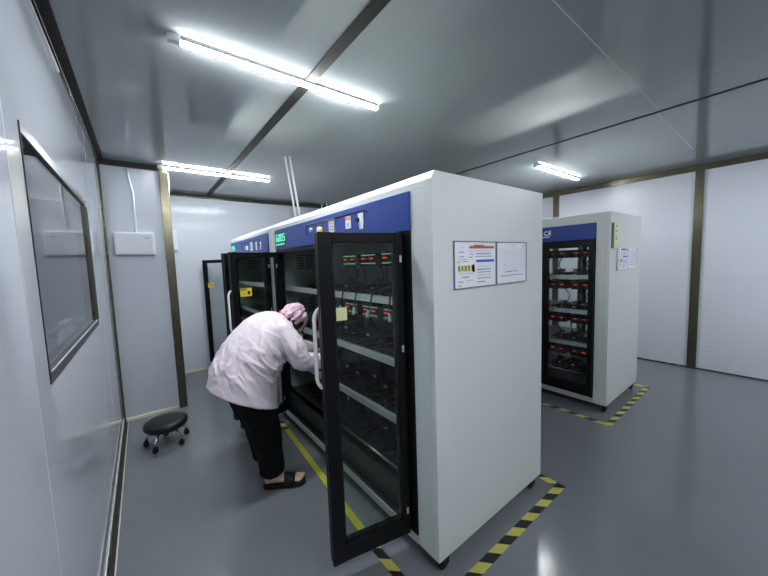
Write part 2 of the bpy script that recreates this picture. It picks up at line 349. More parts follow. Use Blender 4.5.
SHZ = (1.345, .975, .62, .30)
def cabinet(X, Y0, Y1, near, far, label, zb=.08, zt=2.01, D=1.04, hb=(1.75, 1.94), chamfer=True, open_back=False, jw=.03, banks='', unit=(0, 99)):
    cab = empty('test_cabinet', (X, Y0, 0), label, 'cabinet')
    a, c = Y0 + near, Y1 - far
    b = MB(); ch, cz = (.020, .038) if chamfer else (.004, .004)
    # end panels, with the sloping front top edge
    def prof(y0, y1):
        pr = [(X, zb), (X + D, zb), (X + D, zt), (X + ch, zt), (X, zt - cz)]
        vs = [(p[0], y0, p[1]) for p in pr] + [(p[0], y1, p[1]) for p in pr]; n = 5
        fs = [tuple(range(n)), tuple(range(n, 2 * n))[::-1]] + [(i, (i + 1) % n, n + (i + 1) % n, n + i) for i in range(n)]
        b.add(vs, fs, m_white)
    prof(Y0, Y0 + .035); prof(Y1 - .035, Y1)
    b.box(X, X + .05, Y0 + .035, a, zb, hb[1] - .0005, m_white)
    b.box(X, X + .05, c, Y1 - .035, zb, hb[1] - .0005, m_white)
    # top lid incl. chamfered lip
    pr = [(X, hb[1]), (X + .05, hb[1]), (X + .05, zt - .03), (X + D, zt - .03), (X + D, zt - .0005), (X + ch, zt - .0005), (X, zt - cz)]
    vs = [(p[0], Y0 + .035, p[1]) for p in pr] + [(p[0], Y1 - .035, p[1]) for p in pr]; n = 7
    b.add(vs, [tuple(range(n)), tuple(range(n, 2 * n))[::-1]] + [(i, (i + 1) % n, n + (i + 1) % n, n + i) for i in range(n)], m_white)
    b.box(X + .02, X + D, Y0 + .035, Y1 - .035, zb, zb + .03, m_white)
    if not open_back: b.box(X + D - .03, X + D, Y0 + .035, Y1 - .035, zb + .03, zt - .03, m_white)
    else:
        b.box(X + D - .03, X + D, Y0 + .035, Y1 - .035, 1.76, zt - .03, m_white); b.box(X + D - .03, X + D, Y0 + .035, Y1 - .035, zb + .03, .16, m_white)
    b.build('body', cab, bevel=.003)
    box1('bottom_rail', (X - .004, X + .04, a, c, zb, zb + .05), m_edge, cab, .002, label='bright metal bottom rail')
    box1('header_panel', (X - .012, X + .03, a - .002, c + .002, hb[0], hb[1]), m_blue, cab, .003, label='blue control panel')
    # black jamb
    b = MB()
    b.box(X - .006, X + .055, a, a + jw, zb + .05, hb[0], m_black); b.box(X - .006, X + .055, c - .03, c, zb + .05, hb[0], m_black)
    b.box(X - .002, X + .055, a + .03, c - .03, hb[0] - .03, hb[0], m_black); b.box(X + .002, X + .055, a + .03, c - .03, zb + .05, zb + .075, m_black)
    b.build('door_frame', cab, bevel=.002, label='black frame around the opening')
    # liner with louvres
    b = MB()
    b.box(X + .056, X + D - .04, Y0 + .036, Y0 + .046, zb + .04, 1.93, m_liner); b.box(X + .056, X + D - .04, Y1 - .046, Y1 - .036, zb + .04, 1.93, m_liner)
    b.box(X + .056, X + D - .04, Y0 + .046, Y1 - .046, 1.90, 1.93, m_liner)
    if not open_back: b.box(X + D - .05, X + D - .04, Y0 + .046, Y1 - .046, zb + .04, 1.90, m_liner)
    b.box(X + .056, X + D - .04, Y0 + .047, Y1 - .047, zb + .032, zb + .036, m_shelf); b.box(X + .035, X + .055, a + jw, c - .03, zb + .032, .30, m_shelf) if not open_back else None
    b.build('liner', cab, label='dark grey green inner lining')
    for (x0, z0_) in ((.22, 1.56), (.22, 1.10), (.22, .70)):
        b = MB()
        for k in range(6):
            for q in range(2): b.box(X + x0 + q * .10, X + x0 + q * .10 + .08, Y1 - .049, Y1 - .0465, z0_ + k * .026, z0_ + k * .026 + .009, m_dark)
        b.build('vent', cab)
    # shelves
    for z in SHZ:
        s_ = box1('shelf', (X + .10, X + D - .06, Y0 + .048, Y1 - .048, z, z + .012), m_shelf, cab)
        if z > .4: box1('shelf_edge', (X + .075, X + .099, Y0 + .05, Y1 - .05, z + .002, z + .047), m_edge, s_, .002, label='bright galvanised front edge')
        else:
            b = MB(); b.tube([(X + .085, Y0 + .05, z + .03), (X + .085, Y1 - .05, z + .03)], .011, m_steel, 8); b.build('shelf_edge', s_, smooth=True)
    # uprights at the back
    for yy in (Y0 + .6, Y0 + 1.1, Y0 + 1.6):
        if yy < Y1 - .1: box1('upright', (X + D - .10, X + D - .062, yy - .02, yy + .02, zb + .04, 1.90), m_liner, cab)
    # test units: two banks of digits with indicator rows
    p = .232
    for bi, z in enumerate((1.675, 1.335, .965, .61)):
        for i in range(unit[0], unit[1]):
            y0 = a + (.210 if near > .14 else .085) + i * p; y1 = y0 + .180
            if y1 > c - .03: break
            t = box1('test_unit', (X + .105, X + .26, y0, y1, z - .100, z - (.015 if bi == 0 else .003)), m_unit, cab, .003)
            w = y1 - y0
            if banks[bi] in 'rb':
                for q in range(2):
                    tx = random.choice(['3682', '3741', '3905', '4012', '3568', '2894']); b = MB()
                    if banks[bi] == 'b': digits(b, X + .104, y1 - .018 - q * w * .50, z - .055, tx, .0080, .0095, m_red, .0015)
                    else: digits(b, X + .104, y1 - .030 - q * w * .50, z - .055, tx[:3], .0090, .0085, m_red, .0015)
                    b.build('red_digits', t, label='glowing red digits')
            if banks[bi] == 'b':
                for row in (z - .030, z - .083):
                    b = MB()
                    for q in range(8):
                        if True:
                            yy = y0 + .010 + q * (w - .03) / 7.3; b.box(X + .1025, X + .104, yy, yy + .007, row, row + .0045, m_green)
                    b.build('indicator_lights', t, label='row of small pale green lights')
    # casters
    for x in (X + .06, X + D - .085):
        for y in (Y0 + .032, (Y0 + Y1) / 2, Y1 - .12):
            b = MB(); b.box(x - .025, x + .025, y - .022, y - .017, .03, zb, m_dark); b.box(x - .025, x + .025, y + .017, y + .022, .03, zb, m_dark); b.box(x - .03, x + .03, y - .024, y + .024, zb - .006, zb, m_steel)
            k = b.build('caster', cab)
            b = MB(); b.lathe((x, y, .035), [(.02, -.014), (.035, -.012), (.035, .012), (.02, .014)], m_rubber, 20, 'Y'); b.build('wheel', k, smooth=False)
    return cab

XC = 1.066
c1 = cabinet(XC, 1.01, 3.205, .147, .105, 'tall white cabinet nearest the camera, with notices on its end and its door open', jw=.075, banks='bbnn', unit=(0, 3))
c2 = cabinet(XC, 3.215, 5.12, .105, .13, 'white cabinet behind the nearest one in the row, its doors open near the back wall', banks='bnnn', unit=(0, 1))
c3 = cabinet(3.57, 1.07, 3.27, .118, .118, 'separate white cabinet standing alone on the right with closed black glass doors', hb=(1.755, 1.915), chamfer=False, open_back=True, D=1.005, banks='rrrr')
A = leaf(c1, 1.054, 1.205, .63, 1.298, .12, 1.745, .06, fs1=.066, hs1=.040)
Bf = leaf(c1, 1.055, 3.055, .612, 2.975, .13, 1.73, .045, hs1=.022, glass=m_glass2)
Cf = leaf(c2, 1.055, 3.29, .606, 3.185, .13, 1.73, .06, handle=False)
Df = leaf(c2, 1.052, 5.03, .73, 5.44, .15, 1.72, .05, double=False, glass=m_glass2)
on_leaf(A, (341.5, 314), .052, .062, 'sticky_note', m_note, 'note', 'pale yellow handwritten note')
on_leaf(Bf, (246, 292.3), .105, .075, 'warning_label', m_ysign, 'warn', 'yellow warning label')
on_leaf(Df, (211, 285), .105, .075, 'warning_label', m_ysign, 'warn', 'yellow warning label')
for i in range(4):
    y0 = 1.07 + .122 + i * .491
    leaf(c3, 3.566, y0, 3.566, y0 + .487, .165, 1.752, .03, handle=False, double=False, bot=.09, glass=m_glass2)
    # closed doors: thickness runs towards -x
    leaf(c3, 4.607, y0, 4.607, y0 + .487, .165, 1.752, .03, handle=False, double=False, bot=.09, glass=m_glass2)

# header controls
def plate(cab, X, px, w, h_, name, m, extra=None, x_off=.0, lab=None, t=.004):
    P = hit(px[0], px[1], (X - .012, 0, 0), (1, 0, 0))
    b = MB(); b.box(X - .012 - t, X - .0122, P.y - w / 2, P.y + w / 2, P.z - h_ / 2, P.z + h_ / 2, m)
    if extra: extra(b, P, X - .012 - t)
    return b.build(name, cab, label=lab)
def ctrl(cab, X, y0, y1, z0, z1):
    # raised line: rounded left end and long top edge
    b = MB(); pts = []
    for k in range(9):
        th = PI / 2 + PI * k / 8 * .95; pts.append((X - .013, y1 - math.cos(th) * .03 * 1.0, z1 - .04 + math.sin(th) * .04))
    b.tube([(X - .013, y0, z1 - .018), (X - .013, y0 + .012, z1 - .003), (X - .013, y0 + .03, z1)] + pts, .0045, m_dark, 6)
    b.build('panel_outline', cab, smooth=True)
ctrl(c1, XC, 1.51, 2.33, 0, 1.905)
ctrl(c2, XC, 3.62, 4.35, 0, 1.90)
def scr(b, P, x):
    b.box(x - .001, x, P.y - .035, P.y + .035, P.z - .035, P.z + .04, m_inkl)
    for k in range(3): b.box(x - .0018, x - .001, P.y - .028, P.y + .028, P.z + .025 - k * .02, P.z + .029 - k * .02, m_ink)
plate(c1, XC, (332, 227.5), .10, .11, 'screen', m_ink, scr, lab='small grey screen')
def st1(b, P, x):
    b.box(x - .001, x, P.y - .028, P.y + .028, P.z + .012, P.z + .034, m_oink)
    b.box(x - .001, x, P.y - .016, P.y + .016, P.z - .028, P.z, m_inkl)
plate(c1, XC, (348.5, 222.5), .062, .075, 'label', m_paper, st1, lab='white label with yellow top')
def st2(b, P, x):
    b.box(x - .012, x, P.y + .012, P.y + .036, P.z - .018, P.z + .008, m_dark)
plate(c1, XC, (361, 219), .055, .07, 'switch_plate', m_paper, st2, lab='white plate with a black switch')
plate(c1, XC, (361.5, 226.8), .04, .024, 'label', m_paper, lab='tiny white label')
P = hit(318.7, 230, (XC - .03, 0, 0), (1, 0, 0))
b = MB(); b.lathe((0, P.y, P.z), [(.022, XC - .035), (.024, XC - .03), (.024, XC - .0125)], m_amber, 18, 'X'); b.build('indicator_lamp', c1, smooth=True, label='round amber lamp')
P = hit(311, 230, (XC - .02, 0, 0), (1, 0, 0))
b = MB(); b.lathe((0, P.y, P.z), [(.012, XC - .03), (.016, XC - .028), (.016, XC - .0125)], m_edge, 14, 'X'); b.build('key_switch', c1, smooth=True)
b = MB(); b.box(XC - .0135, XC - .0122, 2.83, 3.07, 1.775, 1.905, m_dark)
digits(b, XC - .0135, 3.055, 1.825, '6005', .042, .068, m_disp, .002)
for k in range(5): b.box(XC - .0155, XC - .0135, 3.055 - .018 - k * .046, 3.055 - k * .046, 1.788, 1.808, m_disp)
b.build('display', c1, label='glowing green number display')
b = MB(); b.box(XC - .0135, XC - .0122, 4.72, 4.95, 1.775, 1.905, m_dark)
digits(b, XC - .0135, 4.94, 1.825, '250', .05, .068, m_disp, .002); b.build('display', c2, label='glowing green number display')
plate(c2, XC, (251.5, 246.5), .09, .10, 'screen', m_paper, scr)
plate(c2, XC, (247, 248), .11, .05, 'label', m_paper)
plate(c2, XC, (256.5, 246), .045, .09, 'label', m_paper); plate(c2, XC, (260.5, 244.5), .045, .06, 'switch_plate', m_paper, st2); plate(c2, XC, (260.7, 248.5), .035, .02, 'label', m_paper)
# white mark on the right-hand cabinet's header, partly hidden
b = MB()
P = hit(546.5, 233.5, (3.556, 0, 0), (1, 0, 0)); xx = 3.5575
for k in range(14):
    th = 2 * PI * k / 14; th2 = th + 2 * PI / 14
    b.tube([(xx, P.y + .026 * math.cos(th), P.z + .020 * math.sin(th)), (xx, P.y + .026 * math.cos(th2), P.z + .020 * math.sin(th2))], .006, m_paper, 6)
b.box(xx - .002, xx, P.y - .046, P.y - .030, P.z - .024, P.z + .03, m_paper); b.box(xx - .002, xx, P.y - .035, P.y + .07, P.z - .046, P.z - .036, m_paper)
b.build('logo', c3, label='white emblem with a ring and bar')

# ------------------------------------------------------------------ notices on cabinet ends
def notice(x0, x1, z0, z1, y, label, rich, fr=m_ink):
    t = empty('notice_frame', ((x0 + x1) / 2, y, z0), label, 'notice', 'framed notices on the cabinet ends')
    b = MB(); w = .0035
    for a in ((x0, x1, y - .010, y - .0008, z0, z0 + w), (x0, x1, y - .010, y - .0008, z1 - w, z1), (x0, x0 + w, y - .010, y - .0008, z0, z1), (x1 - w, x1, y - .010, y - .0008, z0, z1)): b.box(*a, fr)
    b.build('frame', t)
    box1('sheet', (x0 + w, x1 - w, y - .006, y - .001, z0 + w, z1 - w), m_paper, t)
    b = MB(); W = x1 - x0; Hh = z1 - z0
    def R_(u0, u1, v0, v1, m): b.box(x0 + u0 * W, x0 + u1 * W, y - .0068, y - .0061, z1 - v1 * Hh, z1 - v0 * Hh, m)
    if rich:
        R_(.34, .95, .10, .155, m_rink); R_(.45, .70, .075, .10, m_rink); R_(.50, .95, .40, .455, m_bink)
        R_(.08, .46, .51, .66, m_note)
        for k, mm in enumerate((m_rink, m_gink, m_gink, m_rink, m_rink)):
            u = .09 + k * .075; R_(u, u + .03, .52, .63, mm)
        R_(.40, .46, .50, .66, m_rink)
        rows = [(.12, .24, .12), (.12, .22, .22), (.12, .22, .32), (.34, .42, .21), (.36, .44, .27), (.34, .42, .33), (.50, .90, .20), (.50, .85, .26), (.48, .88, .32), (.10, .30, .375), (.20, .30, .42), (.07, .14, .43)]
        rows += [(.52, .86, .54 + .065 * k) for k in range(5)] + [(.52, .72, .88)] + [(.10, .44, .68), (.18, .34, .75), (.08, .20, .85), (.26, .44, .83), (.08, .16, .93)]
        for i, (u0, u1, v) in enumerate(rows):
            u = u0
            while u < u1 - .01:
                q = random.uniform(.015, .04); R_(u, min(u + q, u1), v, v + .016 + .006 * (i % 2), m_ink if i % 3 else m_inkl); u += q + .007
    else:
        R_(.44, .60, .08, .10, m_inkl); R_(.86, .92, .08, .13, m_inkl)
        for k in range(9): R_(.07, .19 if k % 2 else .15, .17 + .055 * k, .18 + .055 * k, m_inkl)
        R_(.23, .97, .185, .190, m_inkl); R_(.23, .235, .19, .76, m_inkl)
        for k in range(15): R_(.26 + .048 * k, .262 + .048 * k, .19, .74, m_inkl)
        for k in range(8): R_(.24, .97, .26 + .06 * k, .263 + .06 * k, m_inkl)
        R_(.30, .50, .71, .73, m_ink); R_(.56, .66, .70, .72, m_ink); R_(.14, .90, .80, .815, m_ink)
    b.build('printing', t)
    return t
notice(1.205, 1.560, 1.452, 1.69, 1.01, 'notice with red and blue title bars on the nearest cabinet end', True)
notice(1.565, 1.885, 1.452, 1.69, 1.01, 'framed form with a pale grid beside the red titled notice on the nearest cabinet', False)
notice(3.765, 4.09, 1.435, 1.672, 1.07, 'notice with dark lines on the right hand cabinet end, the left of its two sheets', True, m_inkl)
notice(4.09, 4.40, 1.435, 1.672, 1.07, 'pale sheet on the right hand cabinet end, the right of its two sheets', False, m_inkl)
b = MB(); b.box(3.600, 3.625, 1.055, 1.07, 1.66, 1.90, m_ink); b.box(3.625, 3.725, 1.052, 1.07, 1.655, 1.90, m_note)
for k, zz in enumerate((1.865, 1.815, 1.765, 1.74)): b.box(3.66, 3.695, 1.0512, 1.0519, zz, zz + .014, m_ink)
tag(b.build('paper_tag', origin=(3.66, 1.06, 1.66)), 'yellow paper tag on the front corner of the right hand cabinet', 'tag')

# ------------------------------------------------------------------ battery packs and clip leads
def pack(x, y, z, kind, label, grp, rz=0):
    t = empty('battery_pack', (x, y, z), label, 'battery pack', grp)
    o = t.location
    b = MB(); w, l, h_ = (.10, .15, .05) if kind else (.07, .12, .075)
    b.box(o.x - l / 2, o.x + l / 2, o.y - w / 2, o.y + w / 2, z, z + h_, m_dark); b.build('pack_body', t, bevel=.008)
    b = MB(); b.box(o.x - l / 2 - .004, o.x - l / 2, o.y - .02, o.y + .016, z + h_ * .35, z + h_ * .62, m_cellw)
    b.tube([(o.x - l * .3, o.y + w * .2, z + h_ + .004), (o.x - l * .1, o.y + w * .25, z + h_ + .004)], .004, m_chrome, 6); b.build('terminal', t, label='small bright terminal')
    b = MB(); pts = []
    s_ = random.choice((-1, 1))
    top = z + .225
    for k in range(11):
        q = k / 10; pts.append((o.x + .02 - q * .015, o.y + s_ * (.05 * math.sin(q * PI) + .02 * q), z + h_ - .005 + (top - z - h_) * (q ** 1.6) + .03 * math.sin(q * PI)))
    b.tube(pts, .0055, m_rubber, 6); b.build('lead', t, smooth=True)
    b = MB(); cx, cy = o.x - .02, o.y + s_ * .01
    pts = [(cx + (.045 - .001 * k) * math.cos(k * .5) * .8, cy + .04 * math.sin(k * .5), z + h_ + .008 + .0015 * k) for k in range(22)]
    b.tube(pts, .005, m_rubber, 6); b.build('coiled_lead', t, smooth=True)
LV = (('top shelf', 1.358), ('second shelf', .988), ('third shelf', .633), ('lowest shelf', .313))
for nm, z in LV:
    lab = 'black battery pack with coiled leads on the %s of the nearest cabinet' % nm
    for i, y in enumerate((1.33, 1.50, 1.68, 1.86, 2.04, 2.24, 2.44, 2.64, 2.84)):
        pack(XC + .37 + random.uniform(0, .08), y + random.uniform(-.02, .02), z, i % 2, lab, 'battery packs on the %s of the nearest cabinet' % nm)
    for y in (1.42, 1.78, 1.95, 2.70):
        pack(XC + .62, y, z, 1, 'black battery pack at the back of the %s in the nearest cabinet' % nm, 'rear battery packs on the %s of the nearest cabinet' % nm)
for nm, z in LV:
    for y in (3.5, 3.75, 4.0, 4.3, 4.6):
        pack(XC + .38, y, z, 1, 'black battery pack on the %s of the cabinet near the back wall' % nm, 'battery packs on the %s of the back cabinet' % nm)
    for y in (1.34, 1.50, 1.64, 2.0, 2.4):
        pack(3.57 + .38, y, z, 1, 'black battery pack behind closed glass on the %s of the right hand cabinet' % nm, 'battery packs on the %s of the right cabinet' % nm)
def loose_cable(x, y, z, label, grp, m=None):
    b = MB(); pts = []; a0 = random.uniform(0, 6); n = random.randint(14, 24)
    for k in range(n):
        th = a0 + k * .55; rr_ = .05 + .02 * math.sin(k * .7 + a0); pts.append((x + rr_ * math.cos(th) * 1.3, y + rr_ * math.sin(th) * .9, z + .0065 + .0032 * k))
    b.tube(pts, .0062, m_rubber, 7)
    return tag(b.build('cable', origin=(x, y, z), smooth=True), label, 'cable', grp)
for nm, z in LV:
    for y in (1.41, 1.59, 1.77, 1.95, 2.15, 2.35, 2.55, 2.75): loose_cable(XC + .17 + random.uniform(0, .03), y, z, 'loosely coiled black cable at the front of the %s of the nearest cabinet' % nm, 'cables on the %s of the nearest cabinet' % nm)
    for y in (3.55, 3.85): loose_cable(XC + .17, y, z, 'coiled black cable on the %s of the cabinet near the back wall' % nm, 'cables on the %s of the back cabinet' % nm)
    for y in (1.36, 1.52, 1.64): loose_cable(3.57 + .18, y, z, 'coiled black cable on the %s of the right hand cabinet' % nm, 'cables on the %s of the right cabinet' % nm)
def clip_lead(px, L, zsh, label, grp, lean=0):
    P = hit(px[0], px[1], (XC + .070, 0, 0), (1, 0, 0)); y = P.y
    t = empty('clip_lead', (XC + .07, y, zsh), label, 'clip lead', grp)
    b = MB(); x0 = XC + .22
    pts = [(x0, y - lean * .6, zsh + .016), (XC + .15, y - lean * .4, zsh + .045), (XC + .10, y - lean * .2, zsh + .068), (XC + .064, y, zsh + .05), (XC + .058, y + lean * .3, zsh), (XC + .058, y + lean, zsh - L)]
    b.tube(pts, .0055, m_rubber, 8); b.build('lead', t, smooth=True)
    b = MB(); q = Vector((XC + .058, y + lean, zsh - L)); b.tube([q + Vector((0, 0, .004)), q + Vector((0, lean * .5, -.045))], [.008, .010], m_cellw, 8); b.build('clip', t, label='white plastic clip')
g1 = 'white clip leads over the top shelf edge'
for px, lean in (((344, 300), .03), ((357, 300), .02), ((373, 301), .035), ((391, 303), 0)):
    clip_lead(px, .05, 1.345, 'black lead with white clip hanging over the top shelf edge of the nearest cabinet', g1, lean)
for px in ((294, 360), (306, 366)):
    clip_lead(px, .01, .975, 'black lead with a white clip on the second shelf edge beside the bending person', 'white clip leads beside the person', .02)

# ------------------------------------------------------------------ things on the walls
jb = empty('junction_box', (-.03, YP, 1.77), 'wide white junction box on the alcove wall at the end of a thin white conduit', 'junction box')
box1('box_body', (-.195, .135, YP - .07, YP, 1.765, 1.995), m_wplas, jb, .004)
box1('cover', (-.183, .123, YP - .078, YP - .0705, 1.777, 1.983), m_wplas, jb, .003)
box1('marking', (.055, .085, YP - .0795, YP - .0782, 1.93, 1.938), m_ink, jb)
def pipe(name, pts, rr, label, cat, grp=None, m=m_wplas):
    b = MB(); b.tube(pts, rr, m, 10); return tag(b.build(name, origin=pts[-1], smooth=True), label, cat, grp)
pipe('conduit', [(-.045, YP - .033, 2.655), (-.035, YP - .03, 2.55), (-.012, YP - .03, 2.40), (-.018, YP - .03, 1.997)], .011, 'thin white conduit rising bent from the wide junction box to the ceiling trim', 'conduit')
sb = empty('switch_box', (.42, YB, 1.88), 'small white box on the back wall partly hidden by the bronze post', 'switch box')
box1('box_body', (.30, .455, YB - .06, YB - .001, 1.87, 2.17), m_wplas, sb, .006)
box1('cover', (.305, .448, YB - .068, YB - .0605, 1.878, 2.162), m_wplas, sb, .003)
pipe('cable', [(.33, YP + .25, H - .002), (.33, YP + .26, 2.60), (.325, YP + .30, 2.50), (.33, YP + .6, 2.3), (.36, YB - .03, 2.172)], .008, 'thin white cable beside the bronze post going down to the small box', 'cable')
k1 = 'white tubes reaching the ceiling'
zc = 2.0105
pipe('hanging_tube', [(1.262, 3.25, H), (1.40, 3.35, zc)], .009, 'left one of the close pair of white tubes rising from the cabinet tops', 'tube', k1)
pipe('hanging_tube', [(1.295, 3.21, H), (1.41, 3.27, zc)], .011, 'right one of the close pair of white tubes rising from the cabinet tops', 'tube', k1)
pipe('hanging_tube', [(2.70, 5.3, H), (2.70, 5.3, 0)], .010, 'left white tube of the far pair, mostly behind the cabinet top', 'tube', k1)
pipe('hanging_tube', [(2.80, 5.3, H), (2.80, 5.3, 0)], .010, 'right white tube of the far pair, mostly behind the cabinet top', 'tube', k1)

# ------------------------------------------------------------------ floor tape
def tape(pts, w, m, label, z=.0012):
    b = MB()
    for (a, c) in zip(pts[:-1], pts[1:]):
        a = Vector(a); c = Vector(c); e_ = (c - a).normalized(); n = Vector((-e_.y, e_.x)); L = (c - a).length
        b.obox(a, e_, n, 0, L, -w / 2, w / 2, .0003, z, m)
    return tag(b.build('floor_tape', origin=(pts[0][0], pts[0][1], 0)), label, 'floor tape', 'marking tape on the floor')
tape([(1.005, 2.95), (.92, 1.36)], .045, m_yellow, 'plain yellow tape on the floor in front of the nearest cabinet')
tape([(.919, 1.355), (.915, .93)], .05, hz_y, 'short black and yellow tape under the open door at the near cabinet corner')
tape([(1.01, 3.17), (1.006, 2.96)], .045, hz_y, 'black end piece of floor tape beyond the sandalled foot', .0013)
tape([(.89, .915), (2.215, .915)], .054, hz_x, 'black and yellow tape on the floor along the posters end of the nearest cabinet', .0016)
tape([(2.19, .95), (2.19, 1.6)], .05, hz_y, 'black and yellow tape at the rear corner of the nearest cabinet')
tape([(3.36, 1.0), (3.36, 3.2)], .05, hz_y, 'black and yellow tape in front of the right hand cabinet')
tape([(3.335, .985), (4.70, .985)], .052, hz_x, 'black and yellow tape along the near end of the right hand cabinet', .0016)
tape([(4.675, 1.015), (4.675, 1.6)], .05, hz_y, 'black and yellow tape at the rear corner of the right hand cabinet')

# ------------------------------------------------------------------ stool
sx, sy = .068, 3.465
st = empty('rolling_stool', (sx, sy, 0), 'low black round stool on five chrome castered legs on the open floor', 'stool')
b = MB(); b.lathe((sx, sy, 0), [(.10, .150), (.155, .152), (.170, .168), (.174, .188), (.168, .210), (.150, .221), (.08, .225), (.0, .226)], m_vinyl, 40); b.build('seat', st, smooth=True)
b = MB(); b.lathe((sx, sy, 0), [(.11, .138), (.11, .1499)], m_steel, 24); b.build('seat_plate', st)
for k in range(5):
    th = math.radians(-125 + 72 * k); cx, cy = sx + .165 * math.cos(th), sy + .165 * math.sin(th)
    b = MB(); ix, iy = sx + .09 * math.cos(th), sy + .09 * math.sin(th)
    b.tube([(ix, iy, .142), (sx + .12 * math.cos(th), sy + .12 * math.sin(th), .125), (cx - .01 * math.cos(th), cy - .01 * math.sin(th), .085), (cx, cy, .05)], [.012, .012, .010, .009], m_chrome, 10)
    lg = b.build('leg', st, smooth=True, label='curved chrome leg')
    b = MB()
    for s_ in (-1, 1): b.lathe((cx, cy + s_ * .012, .0235), [(.012, -.007), (.023, -.006), (.023, .006), (.012, .007)], m_rubber, 16, 'Y')
    b.box(cx - .014, cx + .014, cy - .004, cy + .004, .02, .052, m_rubber); b.build('caster', lg, smooth=False, label='black twin wheel caster')

# ------------------------------------------------------------------ person
def loft(b, rings, m, n=32, cap=True):
    vs = []; fs = []
    for (c, a, bb) in rings:
        c, a, bb = Vector(c), Vector(a), Vector(bb)
        for k in range(n):
            th = 2 * PI * k / n; vs.append(c + a * math.cos(th) + bb * math.sin(th))
    for i in range(len(rings) - 1):
        for k in range(n): fs.append((i * n + k, i * n + (k + 1) % n, (i + 1) * n + (k + 1) % n, (i + 1) * n + k))
    if cap: fs.append(tuple(range(n))[::-1]); fs.append(tuple((len(rings) - 1) * n + k for k in range(n)))
    b.add(vs, fs, m)
def ell(b, c, ax, m, nu=20, nv=12):
    # ellipsoid, ax = three half-axis vectors (third is the pole)
    A_, B_, C_ = (Vector(q) for q in ax); c = Vector(c); rings = []
    for i in range(1, nv):
        ph = -PI / 2 + PI * i / nv; rings.append((c + C_ * math.sin(ph), A_ * math.cos(ph), B_ * math.cos(ph)))
    loft(b, rings, m, nu)
def limb(b, pts, rad, m, n=18, flat=False):
    # rounded tapering capsule chain
    pts = [Vector(p) for p in pts]
    P_, R_ = [], []
    t0 = (pts[1] - pts[0]).normalized()
    for k in (0, 1, 2): P_.append(pts[0] - t0 * rad[0] * math.cos(PI / 2 * (k + .4) / 3)); R_.append(rad[0] * math.sin(PI / 2 * (k + .4) / 3))
    N = 6
    for i in range(len(pts) - 1):
        for k in range(N):
            q = k / N
            # catmull-rom for smooth joints
            p0 = pts[max(i - 1, 0)]; p1 = pts[i]; p2 = pts[i + 1]; p3 = pts[min(i + 2, len(pts) - 1)]
            P_.append(.5 * ((2 * p1) + (p2 - p0) * q + (2 * p0 - 5 * p1 + 4 * p2 - p3) * q * q + (-p0 + 3 * p1 - 3 * p2 + p3) * q ** 3)); R_.append(rad[i] * (1 - q) + rad[i + 1] * q)
    t1 = (pts[-1] - pts[-2]).normalized()
    P_.append(pts[-1]); R_.append(rad[-1])
    for k in (() if flat else (2, 1, 0)): P_.append(pts[-1] + t1 * rad[-1] * math.cos(PI / 2 * (k + .4) / 3)); R_.append(rad[-1] * math.sin(PI / 2 * (k + .4) / 3))
    b.tube(P_, R_, m, n)
def fuse(b, name, voxel, parent, m, smooth_it=2, disp=None, label=None):
    o = b.build(name, parent)
    rm = o.modifiers.new('r', 'REMESH'); rm.mode = 'VOXEL'; rm.voxel_size = voxel; rm.use_smooth_shade = True
    if smooth_it:
        sm = o.modifiers.new('s', 'SMOOTH'); sm.factor = .6; sm.iterations = smooth_it
    bpy.context.view_layer.update()
    dg = bpy.context.evaluated_depsgraph_get(); me = bpy.data.meshes.new_from_object(o.evaluated_get(dg))
    o.modifiers.clear(); old = o.data; o.data = me; me.name = name; bpy.data.meshes.remove(old)
    if disp:
        root = o.parent; off = Vector(root.location); me.update()
        nn = [v.normal.copy() for v in me.vertices]
        for v, q in zip(me.vertices, nn): v.co += q * disp(v.co + off, q)
    me.materials.clear(); me.materials.append(m)
    for p_ in me.polygons: p_.use_smooth = True; p_.material_index = 0
    if label: o['label'] = label
    return o
pr_ = empty('person', (.60, 2.33, 0), 'person in a pale pink coat, pink cap and black trousers bending into the open cabinet', 'person')
yc = 2.33
def foot(b, ankle, dirv, m):
    a = Vector(ankle); dv = Vector((dirv[0], dirv[1], 0)).normalized(); sd = Vector((-dv.y, dv.x, 0)); base = Vector((a.x, a.y, 0)); up = Vector((0, 0, 1)); z0 = .030
    rings = []
    for (t, w, h_) in ((-.062, .016, .022), (-.05, .028, .036), (-.02, .033, .050), (.02, .033, .046), (.07, .036, .031), (.12, .042, .021), (.155, .043, .015), (.175, .038, .010)):
        rings.append((base + dv * t + up * (z0 + h_), up * h_, sd * w))
    loft(b, rings, m, 20)
    for k, (s_, l, rr) in enumerate(((.030, .205, .0125), (.012, .203, .009), (-.004, .196, .0085), (-.019, .187, .008), (-.032, .176, .0075))):
        p0 = base + dv * .150 + sd * s_ * TO + up * (z0 + .014); p1 = base + dv * (l + .003) + sd * s_ * TO * 1.05 + up * (z0 + rr)
        limb(b, [p0, (p0 + p1) / 2 + up * .004, p1], [rr, rr * 1.02, rr], m, 12)
